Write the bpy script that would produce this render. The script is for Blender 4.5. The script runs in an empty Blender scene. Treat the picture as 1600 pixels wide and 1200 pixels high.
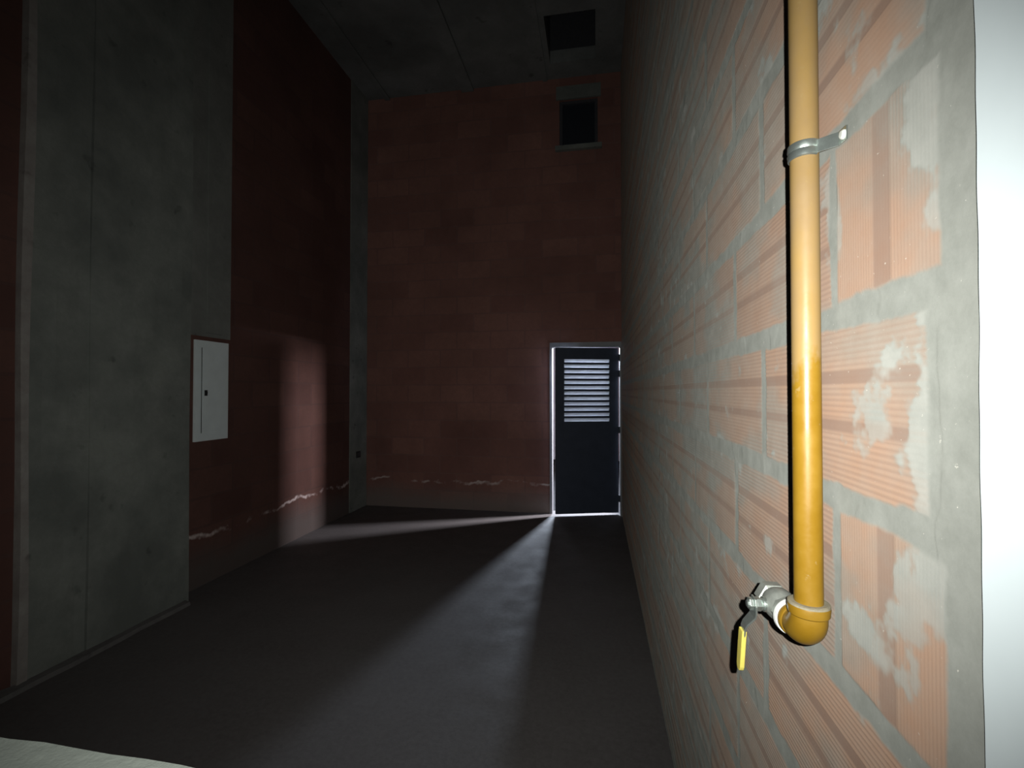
import bpy, bmesh, math, random
import numpy as np
from mathutils import Vector, Matrix

# ------------------------------------------------------------------ camera, world, light, exposure
scene = bpy.context.scene
COL = scene.collection
F_PX = 740.0
YAW = math.radians(10.1)
PITCH = math.radians(0.93)
cam_d = bpy.data.cameras.new('camera')
cam_d.sensor_width = 36.0
cam_d.lens = F_PX / 1600.0 * 36.0
cam_d.clip_start = 0.01
cam = bpy.data.objects.new('camera', cam_d)
cam.location = (0, 0, 1.5)
cam.rotation_euler = (math.pi / 2 + PITCH, 0, YAW)
COL.objects.link(cam)
scene.camera = cam

world = bpy.data.worlds.new('night')
scene.world = world
world.use_nodes = True
wb = world.node_tree.nodes['Background']
wb.inputs['Color'].default_value = (0.75, 0.82, 1.0, 1)
wb.inputs['Strength'].default_value = 0.0012

def aim(o, direction):
    o.rotation_euler = Vector(direction).to_track_quat('-Z', 'Y').to_euler()

# the phone's own flash, a few centimetres right of the lens
fl = bpy.data.lights.new('flash', 'SPOT')
fl.energy = 98.0
fl.color = (0.97, 1.0, 0.96)
fl.shadow_soft_size = 0.003
fl.spot_size = math.radians(124)
fl.spot_blend = 1.0
flo = bpy.data.objects.new('flash', fl)
flo.location = (0.030, 0.0, 1.516)
aim(flo, (-0.26, 1.0, 0.0))
COL.objects.link(flo)

def area(name, loc, direction, sx, sy, energy, color, spread=180):
    l = bpy.data.lights.new(name, 'AREA')
    l.shape = 'RECTANGLE'; l.size = sx; l.size_y = sy
    l.energy = energy; l.color = color
    l.spread = math.radians(spread)
    o = bpy.data.objects.new(name, l)
    o.location = loc; aim(o, direction)
    COL.objects.link(o)
    return o
# daylight reaching the passage outside the door: one opening to its right, one further back
area('passage_light_near', (1.55, 6.82, 2.22), (-2.05, -1.05, -.5), 0.42, .40, 360.0, (0.95, 0.93, 1.0))
area('passage_light_far', (-0.37, 7.45, 2.42), (0, -1, -0.6), 0.40, .5, 300.0, (0.72, 0.84, 1.0))

vs = scene.view_settings
scene.display_settings.display_device = 'sRGB'
vs.view_transform = 'Standard'
vs.look = 'None'
vs.exposure = 0.0
vs.gamma = 1.0
vs.use_curve_mapping = False

# ------------------------------------------------------------------ helpers
def link_mesh(name, me, mat=None, parent=None):
    o = bpy.data.objects.new(name, me)
    if mat: me.materials.append(mat)
    COL.objects.link(o)
    if parent: o.parent = parent
    return o

def obj(name, bm, mat=None, parent=None, smooth=False, bevel=0.0, seg=2):
    if bevel:
        bmesh.ops.bevel(bm, geom=list(bm.edges), offset=bevel, segments=seg, affect='EDGES', profile=0.7)
    bmesh.ops.recalc_face_normals(bm, faces=bm.faces)
    me = bpy.data.meshes.new(name)
    bm.to_mesh(me); bm.free()
    if smooth:
        for p in me.polygons: p.use_smooth = True
        try: me.set_sharp_from_angle(angle=math.radians(38))
        except Exception: pass
    return link_mesh(name, me, mat, parent)

def add_box(bm, lo, hi):
    m = Matrix.Translation([(a + b) / 2 for a, b in zip(lo, hi)]) @ Matrix.Diagonal([b - a for a, b in zip(lo, hi)] + [1])
    bmesh.ops.create_cube(bm, size=1.0, matrix=m)
    return bm

def box(name, lo, hi, mat, parent=None, bevel=0.0):
    return obj(name, add_box(bmesh.new(), lo, hi), mat, parent, bevel=bevel)

def basis(axis, up=(0, 0, 1)):
    a = Vector(axis).normalized()
    s = Vector(up).cross(a)
    if s.length < 1e-4: s = Vector((1, 0, 0)).cross(a)
    s.normalize()
    return a, s, a.cross(s)

def lathe(bm, origin, axis, prof, n=32):
    """prof = [(s, r)] along axis; n sides (6 gives a hexagon)"""
    a, s, t = basis(axis)
    O = Vector(origin)
    rings = []
    for (d, r) in prof:
        if r <= 1e-6:
            rings.append([bm.verts.new(O + a * d)])
        else:
            rings.append([bm.verts.new(O + a * d + (s * math.cos(2 * math.pi * k / n) + t * math.sin(2 * math.pi * k / n)) * r) for k in range(n)])
    for A, B in zip(rings, rings[1:]):
        for k in range(n):
            k2 = (k + 1) % n
            if len(A) == 1 and len(B) == 1: continue
            if len(A) == 1: bm.faces.new((A[0], B[k], B[k2]))
            elif len(B) == 1: bm.faces.new((A[k], A[k2], B[0]))
            else: bm.faces.new((A[k], A[k2], B[k2], B[k]))
    for R in (rings[0], rings[-1]):
        if len(R) > 1: bm.faces.new(R)
    return bm

def tube(bm, pts, radii, n=32):
    P = [Vector(p) for p in pts]
    rings = []
    prev = None
    for i, p in enumerate(P):
        d = (P[min(i + 1, len(P) - 1)] - P[max(i - 1, 0)]).normalized()
        if prev is None:
            ref = Vector((1, 0, 0)) if abs(d.x) < .9 else Vector((0, 1, 0))
            s = d.cross(ref).normalized()
        else:
            s = (prev - d * prev.dot(d)).normalized()
        prev = s
        t = d.cross(s)
        r = radii[i] if isinstance(radii, (list, tuple)) else radii
        rings.append([bm.verts.new(p + (s * math.cos(2 * math.pi * k / n) + t * math.sin(2 * math.pi * k / n)) * r) for k in range(n)])
    for A, B in zip(rings, rings[1:]):
        for k in range(n):
            bm.faces.new((A[k], A[(k + 1) % n], B[(k + 1) % n], B[k]))
    bm.faces.new(rings[0]); bm.faces.new(rings[-1])
    return bm

def thing(name, label, cat, loc=(0, 0, 0), group=None):
    o = bpy.data.objects.new(name, None)
    o.empty_display_size = 0.05
    COL.objects.link(o)
    o.location = loc
    o['label'] = label; o['category'] = cat
    if group: o['group'] = group
    return o

def tag(o, label, cat, group=None):
    o['label'] = label; o['category'] = cat
    if group: o['group'] = group
    return o

def struct(o, label=None, cat=None):
    o['kind'] = 'structure'
    if label: o['label'] = label
    if cat: o['category'] = cat
    return o

def adopt(o, root):
    """parent a part drawn in world space to a root that is only translated; its own children then need no inverse"""
    o.parent = root
    o.matrix_parent_inverse = Matrix.Translation(root.location).inverted()
    return o

# ------------------------------------------------------------------ materials
class NT:
    def __init__(s, name):
        s.m = bpy.data.materials.new(name); s.m.use_nodes = True
        s.t = s.m.node_tree; s.b = s.t.nodes['Principled BSDF']
    def n(s, kind, **kw):
        x = s.t.nodes.new(kind)
        for k, v in kw.items():
            if k.startswith('_'): setattr(x, k[1:], v)
            else: x.inputs[k.replace('__', ' ')].default_value = v
        return x
    def l(s, a, b): s.t.links.new(a, b)
    def pos(s): return s.n('ShaderNodeNewGeometry').outputs['Position']
    def noise(s, scale, detail=4, rough=.6, vec=None, stretch=None):
        v = vec or s.pos()
        if stretch:
            mp = s.n('ShaderNodeMapping'); mp.inputs['Scale'].default_value = stretch
            s.l(v, mp.inputs['Vector']); v = mp.outputs['Vector']
        x = s.n('ShaderNodeTexNoise', Scale=scale, Detail=detail, Roughness=rough)
        s.l(v, x.inputs['Vector'])
        return x.outputs['Fac']
    def ramp(s, fac, lo, hi, a=0.0, b=1.0):
        x = s.n('ShaderNodeMapRange'); x.clamp = True
        x.inputs['From Min'].default_value = lo; x.inputs['From Max'].default_value = hi
        x.inputs['To Min'].default_value = a; x.inputs['To Max'].default_value = b
        s.l(fac, x.inputs['Value']); return x.outputs['Result']
    def mix(s, fac, a, b, mode='MIX'):
        x = s.n('ShaderNodeMix'); x.data_type = 'RGBA'; x.blend_type = mode
        for sock, v in ((x.inputs[0], fac), (x.inputs[6], a), (x.inputs[7], b)):
            if isinstance(v, bpy.types.NodeSocket): s.l(v, sock)
            elif isinstance(v, (tuple, list)): sock.default_value = (*v, 1) if len(v) == 3 else v
            else: sock.default_value = v
        return x.outputs[2]
    def math(s, op, a, b=0.0, c=0.0):
        x = s.n('ShaderNodeMath'); x.operation = op
        for i, v in enumerate((a, b, c)):
            if isinstance(v, bpy.types.NodeSocket): s.l(v, x.inputs[i])
            else: x.inputs[i].default_value = v
        return x.outputs[0]
    def attr(s, name):
        x = s.n('ShaderNodeAttribute'); x.attribute_name = name
        return x.outputs['Fac']
    def bump(s, h, strength=.3, dist=.01):
        x = s.n('ShaderNodeBump', Strength=strength, Distance=dist)
        s.l(h, x.inputs['Height']); s.l(x.outputs['Normal'], s.b.inputs['Normal'])
    def base(s, c):
        if isinstance(c, tuple): s.b.inputs['Base Color'].default_value = (*c, 1)
        else: s.l(c, s.b.inputs['Base Color'])
    def set(s, rough=.8, metal=0.0, spec=.5):
        s.b.inputs['Roughness'].default_value = rough
        s.b.inputs['Metallic'].default_value = metal
        s.b.inputs['Specular IOR Level'].default_value = spec

def simple(name, col, rough=.6, metal=0.0, spec=.5, var=.12, scale=40, bump=0.0):
    N = NT(name)
    f = N.ramp(N.noise(scale), .3, .7)
    N.base(N.mix(f, tuple(c * (1 - var) for c in col), tuple(min(1, c * (1 + var)) for c in col)))
    N.set(rough, metal, spec)
    if bump: N.bump(N.noise(scale * 3), bump, .002)
    return N.m

def concrete(name, col, dark, scale=2.2, bump=.35):
    N = NT(name)
    big = N.ramp(N.noise(scale, 6, .65), .36, .66)
    fine = N.ramp(N.noise(26, 5, .7), .3, .7)
    c = N.mix(big, dark, col)
    c = N.mix(N.math('MULTIPLY', fine, .35), c, tuple(x * .62 for x in col))
    blot = N.ramp(N.noise(7, 3, .5), .66, .74)
    c = N.mix(N.math('MULTIPLY', blot, .55), c, tuple(x * .4 for x in dark))
    N.base(c); N.set(.95, 0, .2)
    N.bump(N.noise(45, 6, .7), bump, .006)
    return N.m

M_CONC = concrete('grey_concrete', (.30, .31, .28), (.17, .18, .165))
M_CONC_UP = concrete('ceiling_concrete', (.27, .28, .27), (.15, .155, .15), 1.4)
M_LEDGE = concrete('pale_ledge', (.29, .315, .28), (.25, .27, .24), 9)
M_EDGE = concrete('pale_mortar_edge', (.42, .39, .36), (.30, .26, .24), 6)
M_PLASTER = concrete('plaster_strip', (.27, .275, .25), (.2, .2, .185), 3)

def floor_mat():
    N = NT('dark_concrete_floor')
    big = N.ramp(N.noise(1.1, 5, .6), .3, .7)
    c = N.mix(big, (.106, .095, .092), (.142, .130, .128))
    sp = N.ramp(N.noise(38, 5, .75), .35, .72)
    c = N.mix(N.math('MULTIPLY', sp, .6), c, (.185, .17, .168))
    N.base(c)
    N.b.inputs['Specular IOR Level'].default_value = .35
    N.l(N.ramp(N.noise(5, 4), .3, .7, .55, .8), N.b.inputs['Roughness'])
    N.bump(N.noise(120, 4, .7), .25, .003)
    return N.m
M_FLOOR = floor_mat()

def brick_wall_mat(name, horiz, damp_z=.37, tint=1.0):
    """hollow clay block laid in running bond; horiz = 'x' or 'y' is the wall's long axis"""
    N = NT(name)
    sep = N.n('ShaderNodeSeparateXYZ'); N.l(N.pos(), sep.inputs[0])
    cmb = N.n('ShaderNodeCombineXYZ')
    N.l(sep.outputs['X' if horiz == 'x' else 'Y'], cmb.inputs[0])
    N.l(sep.outputs['Z'], cmb.inputs[1])
    wob = N.noise(9, 3)
    add = N.n('ShaderNodeVectorMath'); add.operation = 'ADD'
    wc = N.n('ShaderNodeCombineXYZ')
    w = N.math('MULTIPLY', N.math('SUBTRACT', wob, .5), .02)
    N.l(w, wc.inputs[0]); N.l(w, wc.inputs[1])
    N.l(cmb.outputs[0], add.inputs[0]); N.l(wc.outputs[0], add.inputs[1])
    br = N.n('ShaderNodeTexBrick')
    br.inputs['Scale'].default_value = 1.0
    br.inputs['Brick Width'].default_value = .44
    br.inputs['Row Height'].default_value = .2267
    br.inputs['Mortar Size'].default_value = .011
    br.inputs['Mortar Smooth'].default_value = .35
    br.inputs['Bias'].default_value = 0
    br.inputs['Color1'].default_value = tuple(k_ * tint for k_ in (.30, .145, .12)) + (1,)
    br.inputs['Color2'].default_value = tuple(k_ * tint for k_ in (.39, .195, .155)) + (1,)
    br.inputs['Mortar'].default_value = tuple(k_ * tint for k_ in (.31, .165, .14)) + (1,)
    N.l(add.outputs[0], br.inputs['Vector'])
    big = N.ramp(N.noise(1.3, 5, .6), .3, .7)
    c = N.mix(1.0, br.outputs['Color'], N.mix(big, (.72, .70, .70), (1.08, 1.06, 1.06)), 'MULTIPLY')
    fine = N.ramp(N.noise(24, 5, .75), .35, .75)
    c = N.mix(N.math('MULTIPLY', fine, .45), c, tuple(k_ * tint for k_ in (.20, .115, .10)))
    z = sep.outputs['Z']
    # damp greyish zone at the foot and the salt line above it
    n1 = N.noise(2.4, 4, .65)
    edge = N.math('ADD', damp_z - .14, N.math('MULTIPLY', n1, .26))
    foot = N.ramp(N.math('SUBTRACT', z, edge), -.26, -.02, 1, 0)
    c = N.mix(N.math('MULTIPLY', foot, .75), c, tuple(k_ * (tint + .1) for k_ in (.22, .195, .18)))
    dist = N.math('ABSOLUTE', N.math('SUBTRACT', z, edge))
    line = N.ramp(dist, .004, .022, 1, 0)
    brk = N.ramp(N.noise(3.7, 4, .6), .44, .56)
    c = N.mix(N.math('MULTIPLY', N.math('MULTIPLY', line, brk), .85), c, (.72, .60, .56))
    N.base(c); N.set(.95, 0, .2)
    h = N.math('ADD', N.math('MULTIPLY', br.outputs['Fac'], -.7), N.math('MULTIPLY', N.noise(60, 4, .7), .5))
    N.bump(h, .18, .008)
    return N.m
M_BRICK_BACK = brick_wall_mat('red_block_back', 'x', .36)
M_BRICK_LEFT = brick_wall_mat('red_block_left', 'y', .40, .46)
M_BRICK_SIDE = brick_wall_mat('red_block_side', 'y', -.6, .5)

def near_brick_mat():
    N = NT('ribbed_clay_block')
    mort, tone, grv = N.attr('mortar'), N.attr('tone'), N.attr('groove')
    c = N.mix(tone, (.215, .138, .102), (.295, .178, .118))
    f1 = N.ramp(N.noise(16, 5, .65), .3, .7)
    c = N.mix(N.math('MULTIPLY', f1, .5), c, (.265, .208, .168))
    c = N.mix(N.math('MULTIPLY', grv, .6), c, (.135, .088, .072))
    mc = N.mix(N.ramp(N.noise(22, 6, .7), .3, .7), (.152, .154, .138), (.205, .206, .187))
    mc = N.mix(N.attr('lime'), mc, N.mix(f1, (.205, .205, .187), (.255, .25, .228)))
    c = N.mix(mort, c, mc)
    sp = N.ramp(N.noise(150, 3, .6), .70, .76)
    c = N.mix(N.math('MULTIPLY', sp, .7), c, (.46, .43, .38))
    N.base(c)
    N.b.inputs['Specular IOR Level'].default_value = .3
    N.l(N.ramp(N.noise(40, 4), .3, .7, .7, .95), N.b.inputs['Roughness'])
    N.b.inputs['Diffuse Roughness'].default_value = 1.0
    N.bump(N.noise(420, 5, .75), .35, .0012)
    return N.m
M_NEAR = near_brick_mat()

M_WHITE = simple('white_paint', (.76, .83, .855), .6, 0, .4, .02, 6, .1)
M_LEAF = simple('dark_blue_door_paint', (.045, .055, .085), .55, 0, .4, .15, 8)
M_SLAT = simple('pale_slat_metal', (.66, .68, .72), .5, 0, .4, .05, 20)
M_ASPHALT = simple('dark_yard_ground', (.03, .03, .032), .9, 0, .2, .15, 8)
M_FRAME = simple('pale_frame_paint', (.26, .26, .27), .5, 0, .4, .08, 12)
M_BOX = simple('board_grey_enamel', (.86, .93, .93), .45, 0, .5, .04, 8)
M_BLACK = simple('black_plastic', (.02, .02, .02), .5)
M_STEEL = simple('galvanised_steel', (.62, .68, .64), .32, .9, .5, .15, 60, .1)
M_CAST = simple('nickel_plated_brass', (.36, .37, .335), .45, .45, .5, .2, 70, .25)
M_TAPE = simple('white_thread_tape', (.78, .78, .74), .7, 0, .4, .1, 90, .3)
M_SLEEVE = simple('yellow_vinyl', (.70, .58, .12), .4, 0, .5, .08, 60)
M_DARKMETAL = simple('dull_duct_sheet', (.09, .09, .10), .6, .3)
M_OUT = simple('outside_render', (.62, .66, .74), .9, 0, .2, .04, 3)
M_SALT = simple('white_flecks', (.8, .8, .74), .5, 0, .5, .1, 90)
M_FILLET = concrete('floor_fillet', (.2, .19, .18), (.13, .12, .12), 6)

def pane_mat():
    N = NT('dusty_window_glass')
    N.base((.03, .035, .045)); N.set(.25, 0, .5)
    return N.m
M_PANE = pane_mat()

def pipe_mat(name, fade=True):
    N = NT(name)
    sep = N.n('ShaderNodeSeparateXYZ'); N.l(N.pos(), sep.inputs[0])
    z = sep.outputs['Z']
    y1 = N.mix(N.ramp(N.noise(30, 4), .3, .7), (.235, .125, .009), (.28, .155, .014))
    c = y1
    if fade:   # old dust film on the upper length, with its own ragged lower edge
        n1 = N.noise(14, 4, .6, stretch=(1.5, 1.5, .6))
        n2 = N.noise(55, 3, .6)
        e = N.math('ADD', z, N.math('MULTIPLY', N.math('SUBTRACT', n1, .5), .22))
        e = N.math('ADD', e, N.math('MULTIPLY', N.math('SUBTRACT', n2, .5), .05))
        f = N.ramp(e, 1.50, 1.525)
        dust = N.mix(N.ramp(N.noise(20, 4, .6, stretch=(1, 1, .5)), .35, .65), (.32, .205, .08), (.29, .195, .10))
        c = N.mix(N.math('MULTIPLY', f, .85), c, dust)
    else:
        f = N.ramp(N.math('ADD', z, N.math('MULTIPLY', N.noise(40, 3), .02)), 1.172, 1.186, 1, 0)
        c = N.mix(N.math('MULTIPLY', f, .6), c, (.30, .25, .17))
    sc = N.ramp(N.noise(75, 4, .65), .66, .71)
    c = N.mix(N.math('MULTIPLY', sc, .6), c, (.32, .22, .09))
    N.base(c)
    N.b.inputs['Specular IOR Level'].default_value = .45
    N.l(N.ramp(N.noise(30, 4), .3, .7, .28, .5), N.b.inputs['Roughness'])
    N.bump(N.noise(90, 4), .12, .001)
    return N.m
M_PIPE = pipe_mat('mustard_pipe_paint')
M_ELBOW = pipe_mat('mustard_fitting_paint', False)

# ------------------------------------------------------------------ sizes
XR, XL, YB, ZC = .30, -3.01, 5.85, 5.40
WT = .15
YE = .436                                   # where the block wall ends beside the white jamb

# ------------------------------------------------------------------ floor, ceiling, plain walls
def cells_with_holes(bm, us, vs_, holes, mk):
    """boxes of a slab cut by the lists us, vs_ except the (iu, iv) in holes"""
    for i in range(len(us) - 1):
        for j in range(len(vs_) - 1):
            if (i, j) in holes: continue
            lo, hi = mk(us[i], us[i + 1], vs_[j], vs_[j + 1])
            add_box(bm, lo, hi)
    return bm

struct(box('floor', (XL - WT, -1.2, -.12), (XR + WT, YB + WT, 0), M_FLOOR), 'dark grey rough concrete floor', 'floor')

bm = cells_with_holes(bmesh.new(), [XL - WT, -.53, 0.0, XR + WT], [-1.2, 4.84, 5.56, YB + WT], {(1, 1)},
                      lambda a, b, c, d: ((a, c, ZC), (b, d, ZC + .15)))
struct(obj('ceiling', bm, M_CONC_UP), 'high dark concrete ceiling', 'ceiling')
# dark shaft above the square hole
bm = bmesh.new()
for lo, hi in (((-.56, 4.81, ZC + .15), (-.53, 5.59, ZC + .9)), ((0, 4.81, ZC + .15), (.03, 5.59, ZC + .9)),
               ((-.53, 4.81, ZC + .15), (0, 4.84, ZC + .9)), ((-.53, 5.56, ZC + .15), (0, 5.59, ZC + .9)),
               ((-.56, 4.81, ZC + .9), (.03, 5.59, ZC + .93))):
    add_box(bm, lo, hi)
struct(obj('trim_1', bm, M_DARKMETAL), 'dark shaft above the square hole in the ceiling', 'shaft')
for k, (x, w, d) in enumerate(((-2.72, .07, .03), (-1.62, .16, .04), (-.62, .06, .02))):
    struct(box('trim_%d' % (k + 2), (x - w / 2, -1.2, ZC - d), (x + w / 2, YB, ZC), M_CONC_UP, bevel=.008), 'long shallow concrete rib under the ceiling', 'ceiling rib')

# back wall with the doorway and the high window
DX0, DX1, DZ = -.568, XR, 2.105
WX0, WX1, WZ0, WZ1 = -.443, .025, 4.53, 5.12
bm = bmesh.new()
xs = [XL - WT, DX0, WX0, WX1, DX1, XR + WT]
zs = [0, DZ, WZ0, WZ1, ZC]
holes = {(1, 0), (2, 0), (3, 0), (2, 2)}
cells_with_holes(bm, xs, zs, holes, lambda a, b, c, d: ((a, YB, c), (b, YB + WT, d)))
bmesh.ops.remove_doubles(bm, verts=bm.verts, dist=1e-5)
struct(obj('wall_back', bm, M_BRICK_BACK), 'dark red block wall at the far end', 'wall')

# left wall
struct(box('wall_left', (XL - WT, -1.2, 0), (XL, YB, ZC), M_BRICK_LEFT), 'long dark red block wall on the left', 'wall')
# flush concrete pier in the far left corner
struct(box('trim_5', (XL, 5.42, 0), (XL + .012, YB, ZC), M_CONC, bevel=.004), 'grey concrete pier in the far left corner', 'pier')
# plastered chase above the distribution board
bm = bmesh.new()
add_box(bm, (XL, 3.02, 1.93), (XL + .006, 3.47, ZC)); add_box(bm, (XL, 3.22, 1.96), (XL + .022, 3.37, ZC))
struct(obj('trim_6', bm, M_PLASTER), 'grey plaster strip running up from the distribution board', 'plaster strip')

# concrete column in front of the left wall, cast in two lifts side by side
def bumpy_box(lo, hi, nx, nz, amp, seed):
    rnd = random.Random(seed)
    bm = bmesh.new()
    # room-facing face (+X) is a grid with slight waviness
    gv = []
    for i in range(nx + 1):
        row = []
        for j in range(nz + 1):
            y = lo[1] + (hi[1] - lo[1]) * i / nx; z = lo[2] + (hi[2] - lo[2]) * j / nz
            e = 0 if i in (0, nx) else 1
            row.append(bm.verts.new((hi[0] + amp * math.sin(3.1 * z + i) * rnd.random() * e, y + (0 if 0 < i < nx else amp * 1.2 * math.sin(2.3 * z + i)) , z)))
        gv.append(row)
    bk = [[bm.verts.new((lo[0], lo[1] if i == 0 else hi[1], lo[2] + (hi[2] - lo[2]) * j / nz)) for j in range(nz + 1)] for i in (0, 1)]
    for i in range(nx):
        for j in range(nz):
            bm.faces.new((gv[i][j], gv[i + 1][j], gv[i + 1][j + 1], gv[i][j + 1]))
    for j in range(nz):
        bm.faces.new((bk[0][j], gv[0][j], gv[0][j + 1], bk[0][j + 1]))
        bm.faces.new((gv[nx][j], bk[1][j], bk[1][j + 1], gv[nx][j + 1]))
    for j in (0, nz):
        bm.faces.new([bk[0][j]] + [gv[i][j] for i in range(nx + 1)] + [bk[1][j]])
    return bm
col = thing('concrete_column', 'broad grey concrete column standing against the left wall', 'column', (XL + .08, 2.4, 0))
adopt(obj('column_face', bumpy_box((XL, 2.253, 0), (-2.862, 2.935, ZC), 8, 30, .004, 3), M_CONC), col)
adopt(obj('column_face', bumpy_box((XL, 1.96, 0), (-2.868, 2.250, ZC), 5, 30, .004, 5), M_CONC), col)
adopt(obj('mortar_edge', bumpy_box((XL, 1.922, 0), (-2.862, 1.962, ZC), 1, 34, .006, 8), M_EDGE), col)
# block wall nearer than the column stands almost flush with it
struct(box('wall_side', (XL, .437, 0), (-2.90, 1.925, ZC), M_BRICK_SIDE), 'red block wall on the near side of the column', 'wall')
# mortar fillet along the foot of the column
bm = bmesh.new()
for i in range(24):
    pass
ys = [.7 + .096 * i for i in range(24)]
rnd = random.Random(4)
va, vb, vc = [], [], []
for y in ys:
    w = .035 + .012 * rnd.random()
    va.append(bm.verts.new((-2.90 if y < 1.9 else -2.866, y, .03))); vb.append(bm.verts.new((-2.866 + w, y, .022))); vc.append(bm.verts.new((-2.866 + w + .008, y, 0)))
for i in range(len(ys) - 1):
    bm.faces.new((va[i], va[i + 1], vb[i + 1], vb[i])); bm.faces.new((vb[i], vb[i + 1], vc[i + 1], vc[i]))
struct(obj('baseboard_left', bm, M_FILLET), 'rough mortar fillet along the foot of the column', 'fillet')

# low wall in front of the camera, its top edge slightly ragged
bm = bmesh.new()
nx = 60
rnd = random.Random(11)
top_f, top_b, bot_f, bot_b = [], [], [], []
for i in range(nx + 1):
    x = XL + (-.34 - XL) * i / nx
    j = .0035 * math.sin(9 * x) + .003 * (rnd.random() - .5)
    top_f.append((bm.verts.new((x, .431 + j, 1.109)), bm.verts.new((x, .436 + j, 1.102))))
    top_b.append(bm.verts.new((x, .30, 1.111))); bot_f.append(bm.verts.new((x, .437, 0))); bot_b.append(bm.verts.new((x, .30, 0)))
for i in range(nx):
    bm.faces.new((top_b[i], top_b[i + 1], top_f[i + 1][0], top_f[i][0]))
    bm.faces.new((top_f[i][0], top_f[i + 1][0], top_f[i + 1][1], top_f[i][1]))
    bm.faces.new((top_f[i][1], top_f[i + 1][1], bot_f[i + 1], bot_f[i]))
    bm.faces.new((bot_b[i], bot_b[i + 1], top_b[i + 1], top_b[i]))
for i in (0, nx):
    bm.faces.new((top_b[i], top_f[i][0], top_f[i][1], bot_f[i], bot_b[i]))
struct(obj('wall_front', bm, M_LEDGE), 'pale concrete top of a low wall at the lower left', 'low wall')

# white painted jamb beside the camera
bm = bmesh.new()
nz = 220
rnd = random.Random(21)
def wav(z): return YE - .004 + -.0002 + .0009 * math.sin(9.7 * z + 1) + .0004 * math.sin(31 * z) + .0003 * math.sin(83 * z + 2)
cols = []
for j in range(nz + 1):
    z = ZC * j / nz if j % nz in (0,) else .6 + 1.8 * (j - 1) / (nz - 2)
    if j == nz: z = ZC
    e = wav(z)
    cols.append([bm.verts.new(p) for p in ((XR + WT, -.6, z), (XR - .004, -.6, z), (XR - .004, e - .002, z), (XR - .003, e - .0004, z), (XR - .001, e, z), (XR + WT, e, z))])
for a, b in zip(cols, cols[1:]):
    for k in range(5):
        bm.faces.new((a[k], a[k + 1], b[k + 1], b[k]))
    bm.faces.new((a[5], a[0], b[0], b[5]))
bm.faces.new(cols[0]); bm.faces.new(cols[-1])
struct(obj('wall_entrance', bm, M_WHITE), 'smooth white painted wall end at the right edge', 'wall')

# ------------------------------------------------------------------ right wall: ribbed hollow clay blocks as a height field
def vnoise(x, y, seed):
    xi = np.floor(x).astype(np.int64); yi = np.floor(y).astype(np.int64)
    fx = x - xi; fy = y - yi
    fx = fx * fx * (3 - 2 * fx); fy = fy * fy * (3 - 2 * fy)
    def h(a, b):
        n = (a * 374761393 + b * 668265263 + seed * 1442695041) & 0xffffffff
        n = ((n ^ (n >> 13)) * 1274126177) & 0xffffffff
        return ((n ^ (n >> 16)) & 0xffff) / 65535.0
    return (h(xi, yi) * (1 - fx) + h(xi + 1, yi) * fx) * (1 - fy) + (h(xi, yi + 1) * (1 - fx) + h(xi + 1, yi + 1) * fx) * fy
def fbm(x, y, seed, octv=4, gain=.55):
    s = 0; a = 1; t = 0
    for k in range(octv):
        s = s + a * vnoise(x * 2 ** k, y * 2 ** k, seed + k * 17); t += a; a *= gain
    return s / t
def sst(x, a, b):
    t = np.clip((x - a) / (b - a), 0, 1)
    return t * t * (3 - 2 * t)

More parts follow.
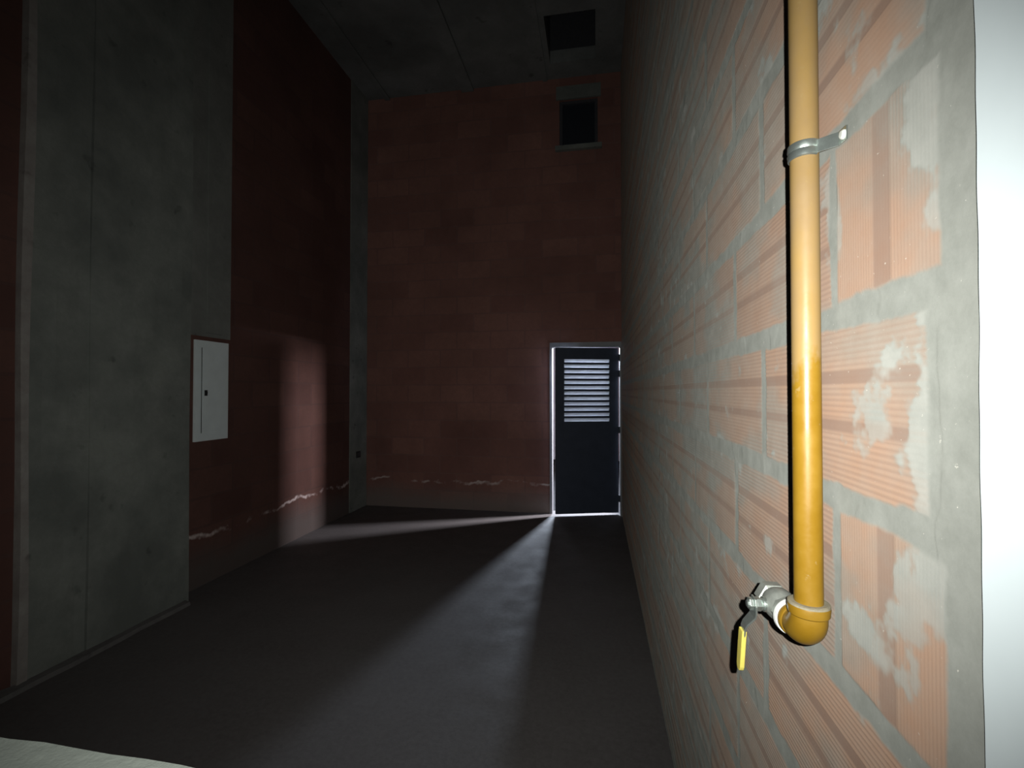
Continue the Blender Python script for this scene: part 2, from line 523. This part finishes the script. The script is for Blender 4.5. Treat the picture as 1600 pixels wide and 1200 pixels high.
PITCH_H, LEN, Z0 = .227, .44, 1.5 + .0945
def wall_field(Y, Z):
    r = np.floor((Z - Z0) / PITCH_H).astype(np.int64)
    b = (Z - Z0) - r * PITCH_H                       # 0..PITCH_H from the row's lower joint
    even = (r % 2) == 0
    start = np.where(even, .667, .933)
    c = np.floor((Y - start) / LEN).astype(np.int64)
    a = Y - start - c * LEN
    first = even & (Y < .667)
    # wobble of the joint edges
    wob = (fbm(Y * 30, Z * 30, 5) - .5) * .010 + (fbm(Y * 7, Z * 7, 8) - .5) * .014
    jh, jw = .034 / 2, .022 / 2
    db = np.minimum(b, PITCH_H - b) - jh + wob
    da = np.minimum(a, LEN - a) - jw + wob
    da = np.where(first, np.minimum(Y - (.478 + wob), .660 - Y) + wob * .3, da)
    # the odd rows stop where the mortared end strip begins
    odd_first = (~even) & (Y < .933)
    da = np.where(odd_first, np.minimum(Y - .497, .933 - jw - Y) + wob, da)
    d = np.minimum(da, db)
    inside = sst(d, -.0025, .0035)
    hh = PITCH_H - 2 * jh
    t = np.clip((b - jh) / hh, 0, 1)
    g1 = sst(t, .325, .345) * (1 - sst(t, .405, .425)); g2 = sst(t, .640, .660) * (1 - sst(t, .725, .745))
    rib = .5 - .5 * np.cos(2 * math.pi * (b - jh) / .0072)
    # rows whose face is the smoother one have shallow ribs
    seedf = ((r * 7919 + c * 104729 + 12345) % 1000) / 1000.0
    # upright blocks at the end of the even rows
    gv = sst(Y, .549, .552) * (1 - sst(Y, .580, .583))
    ribv = .5 - .5 * np.cos(2 * math.pi * Y / .0052)
    grv = np.where(first, gv * .8, np.maximum(g1, g2) * (.75 + .25 * seedf))
    ribs = np.where(first, ribv * .8, rib) * (1 - .75 * sst(Z, 1.80, 1.86) * (1 - sst(Y, .93, 1.0)))
    depth = np.where(first, .0008, .0009 + .0009 * seedf)
    relief = -depth * ribs * (1 - grv) - .0012 * grv
    # mortar spread over the block faces
    sm = fbm(Y * 13, Z * 13, 31, 5) + .06 * (1 - sst(d, .0, .03))
    sm = sm + .02 * (1 - sst(Y, .50, .54)) * (~first) - .10 * sst(Y, .66, .80)
    blob = np.exp(-(((Y - .503) / .016) ** 2 + ((Z - 1.455) / .055) ** 2)) * .34
    blob = blob + np.exp(-(((Y - .500) / .03) ** 2 + ((Z - 1.70) / .085) ** 2)) * .22
    blob = blob + np.exp(-(((Y - .512) / .018) ** 2 + ((Z - 1.215) / .06) ** 2)) * .18
    smear = sst(sm + blob, .60, .70)
    film = sst(fbm(Y * 6, Z * 9, 77, 4), .38, .66) * .55 + .34 * sst(Y, .75, 1.3) + .30 * sst(Y, 1.05, 1.6) * (1 - sst(Y, 2.5, 3.6)) - .25 * sst(Y, 2.8, 4.0)
    film = film + .45 * sst(Z + .10 * (fbm(Y * 14, Z * 14, 63) - .5), 1.72, 1.79) * (1 - sst(Z, 1.80, 1.84)) * first + .16 * first * sst(fbm(Y * 16, Z * 10, 41), .45, .6)
    lump = (fbm(Y * 18, Z * 14, 91, 5) - .5)
    mort_h = -.0016 + .0022 * lump
    smear_h = relief * .45 + .0006 * lump
    face = relief * (1 - smear) + smear_h * smear
    # extra trowelled mortar patch near the jamb
    pt = sst(fbm(Y * 9, Z * 6, 55, 4) + .25 * (1 - sst(Y, .47, .50)), .56, .62)
    mort_h = mort_h + .0010 * pt
    h = mort_h * (1 - inside) + face * inside
    mort = (1 - inside) + inside * np.clip(smear * .72 + film * (1 - .5 * grv) * (1 - .35 * ribs), 0, 1)
    tone = seedf * .7 + .3 * fbm(Y * 8, Z * 8, 3)
    return h, np.clip(mort, 0, 1), np.clip(tone, 0, 1), smear * inside, np.clip(grv + .55 * ribs ** 2 * (1 - grv), 0, 1) * inside * (1 - .7 * smear)

V, FQ, AM, AT, AG, AL = [], [], [], [], [], []
off = 0
def tile(ys, zs):
    global off
    Yg, Zg = np.meshgrid(ys, zs, indexing='ij')
    h, m, t, l_, g = wall_field(Yg, Zg)
    X = XR - h
    V.append(np.stack([X.ravel(), Yg.ravel(), Zg.ravel()], 1))
    AM.append(m.ravel()); AT.append(t.ravel()); AG.append(g.ravel()); AL.append(l_.ravel())
    n, k = Yg.shape
    idx = np.arange(n * k).reshape(n, k) + off
    FQ.append(np.stack([idx[:-1, :-1], idx[:-1, 1:], idx[1:, 1:], idx[1:, :-1]], -1).reshape(-1, 4))
    off += n * k
y_a, y_b = 1.12, 2.4
zlo, zhi = .55, 2.50
tile(np.arange(YE - .03, y_a + .001, .0017), np.arange(zlo, zhi, .0017))
tile(np.linspace(y_a, y_b, 230), np.arange(zlo, zhi, .0026))
ysn = np.linspace(YE - .03, y_b, 200)
tile(ysn, np.linspace(0, zlo, 90)); tile(ysn, np.linspace(zhi - .002, ZC, 430))
tile(np.linspace(y_b, YB + .01, 210), np.linspace(0, ZC, 720))
Vn = np.concatenate(V).astype(np.float32); Fn = np.concatenate(FQ).astype(np.int32)
# body of the wall behind the block face
nb = len(Vn)
bx = [(XR + .004, XR + WT)[i] for i in (0, 1)]
body = np.array([(x, y, z) for x in (XR + .012, XR + WT) for y in (YE + .002, YB + WT) for z in (0, ZC)], np.float32)
bf = np.array([(0, 1, 3, 2), (4, 6, 7, 5), (0, 2, 6, 4), (1, 5, 7, 3), (0, 4, 5, 1), (2, 3, 7, 6)], np.int32) + nb
Vn = np.concatenate([Vn, body]); Fn = np.concatenate([Fn, bf])
me = bpy.data.meshes.new('wall_right')
me.vertices.add(len(Vn)); me.vertices.foreach_set('co', Vn.ravel())
me.loops.add(Fn.size); me.loops.foreach_set('vertex_index', Fn.ravel())
me.polygons.add(len(Fn)); me.polygons.foreach_set('loop_start', np.arange(0, Fn.size, 4, dtype=np.int32))
me.polygons.foreach_set('loop_total', np.full(len(Fn), 4, np.int32))
pad = np.zeros(8, np.float32)
for nm, arr in (('mortar', AM), ('tone', AT), ('groove', AG), ('lime', AL)):
    at = me.attributes.new(nm, 'FLOAT', 'POINT')
    at.data.foreach_set('value', np.concatenate([np.concatenate(arr).astype(np.float32), pad]))
me.update(calc_edges=True)
me.validate()
struct(link_mesh('wall_right', me, M_NEAR), 'close wall of ribbed clay blocks and grey mortar on the right', 'wall')

# ------------------------------------------------------------------ door
door = bpy.data.objects.new('door_1', None)
COL.objects.link(door); door.location = (.263, 5.925, 0)
struct(door, 'dark louvred metal door standing slightly ajar in the back wall', 'door')
HX, HY = .263, 5.925
LW, LH, LT, LB = .778, 2.000, .035, .032
ang = math.atan2(5.925 - 5.70, .263 + .482)     # leaf swings into the room
R = Matrix.Translation((HX, HY, 0)) @ Matrix.Rotation(ang, 4, 'Z')
# leaf in its own frame: x from -LW to 0, y 0..LT outwards
lx0, lx1 = -LW + .105, -LW + .105 + .565        # louvre opening
lz0, lz1 = LB + 1.095 - .065, LB + 1.875
bm = bmesh.new()
for lo, hi in (((-LW, 0, LB), (lx0, LT, LB + LH)), ((lx1, 0, LB), (0, LT, LB + LH)),
               ((lx0, 0, LB), (lx1, LT, lz0)), ((lx0, 0, lz1), (lx1, LT, LB + LH))):
    add_box(bm, lo, hi)
bmesh.ops.remove_doubles(bm, verts=bm.verts, dist=1e-5)
bm.transform(R)
leaf = adopt(obj('door_leaf', bm, M_LEAF), door)
pz = (lz1 - lz0) / 13
for k in range(13):
    zc = lz0 + pz * (k + .5)
    b2 = bmesh.new()
    # blade falls outwards from its inner top edge
    y0_, y1_, zt, zb = .004, .040, zc + pz * .50, zc - pz * .62
    v_ = [b2.verts.new(p) for p in ((lx0, y0_, zt), (lx1, y0_, zt), (lx1, y1_, zb), (lx0, y1_, zb),
                                    (lx0, y0_ + .002, zt + .001), (lx1, y0_ + .002, zt + .001), (lx1, y1_ + .002, zb + .001), (lx0, y1_ + .002, zb + .001))]
    for f_ in ((0, 1, 2, 3), (7, 6, 5, 4), (0, 4, 5, 1), (1, 5, 6, 2), (2, 6, 7, 3), (3, 7, 4, 0)): b2.faces.new([v_[q] for q in f_])
    b2.transform(R)
    s = obj('louvre_slat', b2, M_SLAT)
    b3 = add_box(bmesh.new(), (lx0, -.002, zt - .013), (lx1, .0035, zt + .013))
    b3.transform(R)
    s2 = obj('slat_gap_shade', b3, M_LEAF); s2.parent = s  # dark bar painted in for the shadow between neighbouring slats
    s.parent = leaf
b2 = bmesh.new()
add_box(b2, (lx0 - .016, -.004, lz0 - .016), (lx0, .004, lz1 + .016)); add_box(b2, (lx1, -.004, lz0 - .016), (lx1 + .016, .004, lz1 + .016))
add_box(b2, (lx0, -.004, lz0 - .016), (lx1, .004, lz0 + pz + .008)); add_box(b2, (lx0, -.004, lz1), (lx1, .004, lz1 + .016))
b2.transform(R)
adopt(obj('louvre_frame', b2, M_LEAF), door)
for z in (1.915, 1.72, 1.035, .20):
    b2 = bmesh.new()
    lathe(b2, (HX + .011, HY - .006, z - .04), (0, 0, 1), [(0, .010), (.08, .010)], 16)
    add_box(b2, (HX - .004, HY - .004, z - .04), (HX + .024, HY + .004, z + .04))
    adopt(obj('hinge', b2, M_LEAF, smooth=False), door)
# steel frame
b2 = bmesh.new()
add_box(b2, (DX0, YB - .012, 0), (DX0 + .030, YB + WT, DZ))
add_box(b2, (DX0 + .030, YB - .012, DZ - .058), (DX1 - .020, YB + WT, DZ))
add_box(b2, (DX1 - .020, YB + .0, 0), (DX1 - .0005, YB + WT, DZ))
adopt(obj('door_frame', b2, M_FRAME), door)
# small lever handle on the leaf
b2 = bmesh.new()
add_box(b2, (-LW + .03, -.006, 1.0), (-LW + .06, 0, 1.12))
b2.transform(R)
adopt(obj('lock_plate', b2, M_LEAF), door)

# high window in the back wall
b2 = bmesh.new()
t_ = .035
for lo, hi in (((WX0, YB + .03, WZ0), (WX0 + t_, YB + .08, WZ1)), ((WX1 - t_, YB + .03, WZ0), (WX1, YB + .08, WZ1)),
               ((WX0 + t_, YB + .03, WZ0), (WX1 - t_, YB + .08, WZ0 + t_)), ((WX0 + t_, YB + .03, WZ1 - t_), (WX1 - t_, YB + .08, WZ1))):
    add_box(b2, lo, hi)
win = struct(obj('window_1', b2, M_DARKMETAL), 'small dark window high above the door', 'window')
box('pane', (WX0 + t_, YB + .05, WZ0 + t_), (WX1 - t_, YB + .056, WZ1 - t_), M_PANE, win)
box('sill', (WX0 - .05, YB - .06, WZ0 - .055), (WX1 + .05, YB, WZ0), M_CONC, win, bevel=.004)
box('lintel', (WX0 - .04, YB - .03, WZ1), (WX1 + .04, YB, WZ1 + .16), M_CONC, win, bevel=.004)

# outside: passage beyond the door
struct(box('floor_outside', (-3.2, YB + WT, -.12), (4.5, 10.9, -.01), M_ASPHALT), 'ground outside the door', 'ground')
struct(box('wall_outside', (-3.2, 10.6, -.01), (4.5, 10.8, 3.2), M_OUT), 'pale wall outside the door seen through the slats', 'wall')

# ------------------------------------------------------------------ distribution board
bd = thing('distribution_board', 'pale grey metal distribution board mounted on the left wall beyond the column', 'electrical panel', (XL + .03, 3.275, 1.51))
bx0 = XL
adopt(box('cabinet', (bx0, 3.11, 1.118), (bx0 + .020, 3.437, 1.897), M_BOX, bevel=.003), bd)
dr = adopt(box('door', (bx0 + .0205, 3.172, 1.185), (bx0 + .025, 3.425, 1.835), M_BOX, bevel=.0015), bd)
b2 = bmesh.new()
add_box(b2, (bx0 + .0253, 3.190, 1.468), (bx0 + .033, 3.212, 1.512))
add_box(b2, (bx0 + .0335, 3.195, 1.484), (bx0 + .040, 3.207, 1.500))
lt = obj('latch', b2, M_BLACK); lt.parent = dr
adopt(box('door_gap_shade', (bx0 + .0202, 3.165, 1.180), (bx0 + .0206, 3.1718, 1.84), M_BLACK), bd)  # thin black strip standing in for the shade in the gap beside the door

# dark outlet box near the far left corner
ob = thing('wall_socket', 'small dark socket box near the far left corner', 'socket', (XL + .012, 5.62, .70))
adopt(box('back_box', (XL + .013, 5.57, .66), (XL + .022, 5.67, .74), M_BLACK, bevel=.003), ob)
adopt(box('socket_face', (XL + .0222, 5.585, .675), (XL + .026, 5.655, .725), M_DARKMETAL, bevel=.002), ob)

# ------------------------------------------------------------------ gas pipe with elbow, valve and lever
PX, PY, PZ = .268, .671, 1.190
gp = thing('gas_pipe', 'yellow gas pipe with elbow and shut off valve running down the right wall', 'pipe', (PX, PY, PZ))
pr = .0167
b2 = bmesh.new()
lathe(b2, (PX, PY, 1.222), (0, 0, 1), [(0, pr)] + [(k * .2 + .05, pr) for k in range(21)] + [(ZC - 1.222, pr)], 48)
adopt(obj('pipe', b2, M_PIPE, smooth=True), gp)
th = math.radians(4)
A = Vector((-math.sin(th), math.cos(th), 0))     # axis of the valve
Nn = Vector((-math.cos(th), -math.sin(th), 0))   # away from the wall
P0 = Vector((PX, PY, PZ))
br_ = .024
pts, rad = [], []
for k in range(3): pts.append(P0 + Vector((0, 0, .040 - .006 * k))); rad.append(.0205)
for k in range(1, 12):
    a = k / 12 * math.pi / 2
    pts.append(P0 + A * (br_ * (1 - math.cos(a))) + Vector((0, 0, br_ * (1 - math.sin(a))))); rad.append(.0212 + .0012 * math.sin(2 * a))
for k in range(3): pts.append(P0 + A * (br_ + .004 + .005 * k)); rad.append(.0205)
b2 = bmesh.new(); tube(b2, pts, rad, 40)
el = adopt(obj('elbow', b2, M_ELBOW, smooth=True), gp)
b2 = bmesh.new()
lathe(b2, P0 + Vector((0, 0, .024)), (0, 0, 1), [(0, .0213), (.002, .0238), (.011, .0246), (.0135, .0240), (.0145, .0205), (.0145, .0168)], 48)
c1 = obj('collar', b2, M_ELBOW, smooth=True); c1.parent = el
b2 = bmesh.new()
lathe(b2, P0 + Vector((0, 0, .0375)), (0, 0, 1), [(0, .0243), (.0022, .0240), (.0030, .0215), (.0030, .0169)], 48)
c1 = obj('sealant_ring', b2, simple('dusty_sealant', (.27, .235, .165), .8, 0, .3, .15, 90, .3)); c1.parent = el
b2 = bmesh.new()
lathe(b2, P0 + A * .030, A, [(0, .0213), (.002, .0222), (.008, .0224), (.009, .0220), (.010, .018)], 48)
c1 = obj('collar', b2, M_ELBOW, smooth=True); c1.parent = el
b2 = bmesh.new()
lathe(b2, P0 + A * .0395, A, [(0, .0200), (.001, .0240), (.0060, .0246), (.0075, .0225), (.0080, .016)], 40)
adopt(obj('thread_tape', b2, M_TAPE, smooth=True), gp)
# ball valve: hexagon end, round belly, hexagon end
vb = P0 + A * .047
b2 = bmesh.new()
lathe(b2, vb, A, [(0, .019), (.0015, .0215), (.013, .0215), (.0145, .019)], 8)
lathe(b2, vb + A * .012, A, [(0, .0165), (.006, .0195), (.013, .0222), (.022, .0228), (.031, .0222), (.038, .0195), (.044, .0165)], 40)
body_o = adopt(obj('valve_body', b2, M_CAST, smooth=True), gp)
b2 = bmesh.new()
lathe(b2, vb + A * .053, A, [(0, .018), (.002, .0222), (.018, .0222), (.020, .020), (.020, .0150), (.0145, .0145), (.0145, 0)], 6)
nut = obj('end_nut', b2, M_CAST); nut.parent = body_o
sc_ = vb + A * .034 
b2 = bmesh.new()
lathe(b2, sc_ + Nn * .018, Nn, [(0, .0105), (.006, .0105), (.006, .0085), (.009, .0085)], 24)
lathe(b2, sc_ + Nn * .027, Nn, [(0, .0090), (.0015, .0100), (.0065, .0100), (.008, .0088)], 6)
lathe(b2, sc_ + Nn * .035, Nn, [(0, .0055), (.010, .0055), (.0115, .0045), (.0115, 0)], 16)
st = obj('stem', b2, M_STEEL); st.parent = body_o
b2 = bmesh.new()
lathe(b2, sc_ + Nn * .0385, Nn, [(0, .0092), (.0055, .0092)], 6)
nt = obj('stem_nut', b2, M_STEEL, bevel=.0006); nt.parent = body_o
# lever: bent strip hanging down
def strip(bm, path, width, thick, wdir):
    rows = []
    P = [Vector(p) for p in path]
    for i, p in enumerate(P):
        d = (P[min(i + 1, len(P) - 1)] - P[max(0, i - 1)]).normalized()
        w = Vector(wdir); nrm = d.cross(w).normalized()
        ww = width[i] if isinstance(width, list) else width
        rows.append([bm.verts.new(p + w * sx * ww / 2 + nrm * sy * thick / 2) for sx, sy in ((-1, -1), (1, -1), (1, 1), (-1, 1))])
    for a, b in zip(rows, rows[1:]):
        for k in range(4):
            bm.faces.new((a[k], a[(k + 1) % 4], b[(k + 1) % 4], b[k]))
    bm.faces.new(rows[0]); bm.faces.new(rows[-1])
    return bm
D = Vector((0, 0, -1))
L0 = sc_ + Nn * .0365
Ld = (D + A * .10 + Nn * 0.0).normalized()
path = [L0 - Ld * .010, L0, L0 + Ld * .012, L0 + Ld * .018 + Nn * .001, L0 + Ld * .030 + Nn * .011, L0 + Ld * .036 + Nn * .0135, L0 + Ld * .060 + Nn * .015, L0 + Ld * .097 + Nn * .016]
wd = (A - Ld * A.dot(Ld)).normalized()
b2 = strip(bmesh.new(), path, [.016, .022, .022, .020, .017, .015, .015, .012], .0026, wd)
lv = adopt(obj('lever', b2, M_STEEL, bevel=.0006), gp)
path2 = [L0 + Ld * .040 + Nn * .0140, L0 + Ld * .046 + Nn * .0145, L0 + Ld * .062 + Nn * .0151, L0 + Ld * .095 + Nn * .0160, L0 + Ld * .100 + Nn * .0161, L0 + Ld * .102 + Nn * .0161]
b2 = strip(bmesh.new(), path2, [.0140, .0150, .0150, .0145, .011, .007], .0066, wd)
sl = obj('lever_sleeve', b2, M_SLEEVE, bevel=.0018, seg=3); sl.parent = lv

# pipe clamp: split band round the pipe with an ear screwed to the wall
CZ = 1.812
cl = thing('pipe_clamp', 'shiny galvanised clamp fixing the yellow pipe to the wall', 'pipe clamp', (PX, PY, CZ))
b2 = bmesh.new()
def band(bm, z0, z1, r0, r1, a0, a1, n=36):
    q = []
    for k in range(n + 1):
        a = a0 + (a1 - a0) * k / n
        ca, sa = math.cos(a), math.sin(a)
        zm = (z0 + z1) / 2
        q.append([bm.verts.new((PX + ca * r, PY + sa * r, z)) for r, z in ((r0, z0), (r1, z0 + .0012), (r1 + .0007, zm - .003), (r1 - .0006, zm), (r1 + .0007, zm + .003), (r1, z1 - .0012), (r0, z1))])
    for a, b in zip(q, q[1:]):
        for k in range(7):
            bm.faces.new((a[k], a[(k + 1) % 7], b[(k + 1) % 7], b[k]))
    bm.faces.new(q[0]); bm.faces.new(q[-1])
band(b2, CZ - .0105, CZ + .0105, pr + .0003, pr + .0021, math.radians(45), math.radians(300))
adopt(obj('band', b2, M_STEEL, smooth=True), cl)
b2 = bmesh.new()
ca = math.radians(300)
p1 = Vector((PX + math.cos(ca) * .0178, PY + math.sin(ca) * .0178, CZ))
p2 = Vector((PX + .020, PY - .024, CZ))
strip(b2, [p1, p1.lerp(p2, .5), p2, Vector((XR - .004, PY - .030, CZ)), Vector((XR - .003, PY - .046, CZ))], .017, .0018, (0, 0, 1))
adopt(obj('ear', b2, M_STEEL, bevel=.0004), cl)
b2 = bmesh.new()
lathe(b2, (XR - .0035, PY - .040, CZ), (-1, 0, 0), [(0, .0058), (.002, .0058), (.004, .0042), (.0045, 0)], 20)
adopt(obj('screw', b2, M_SALT, smooth=True), cl)
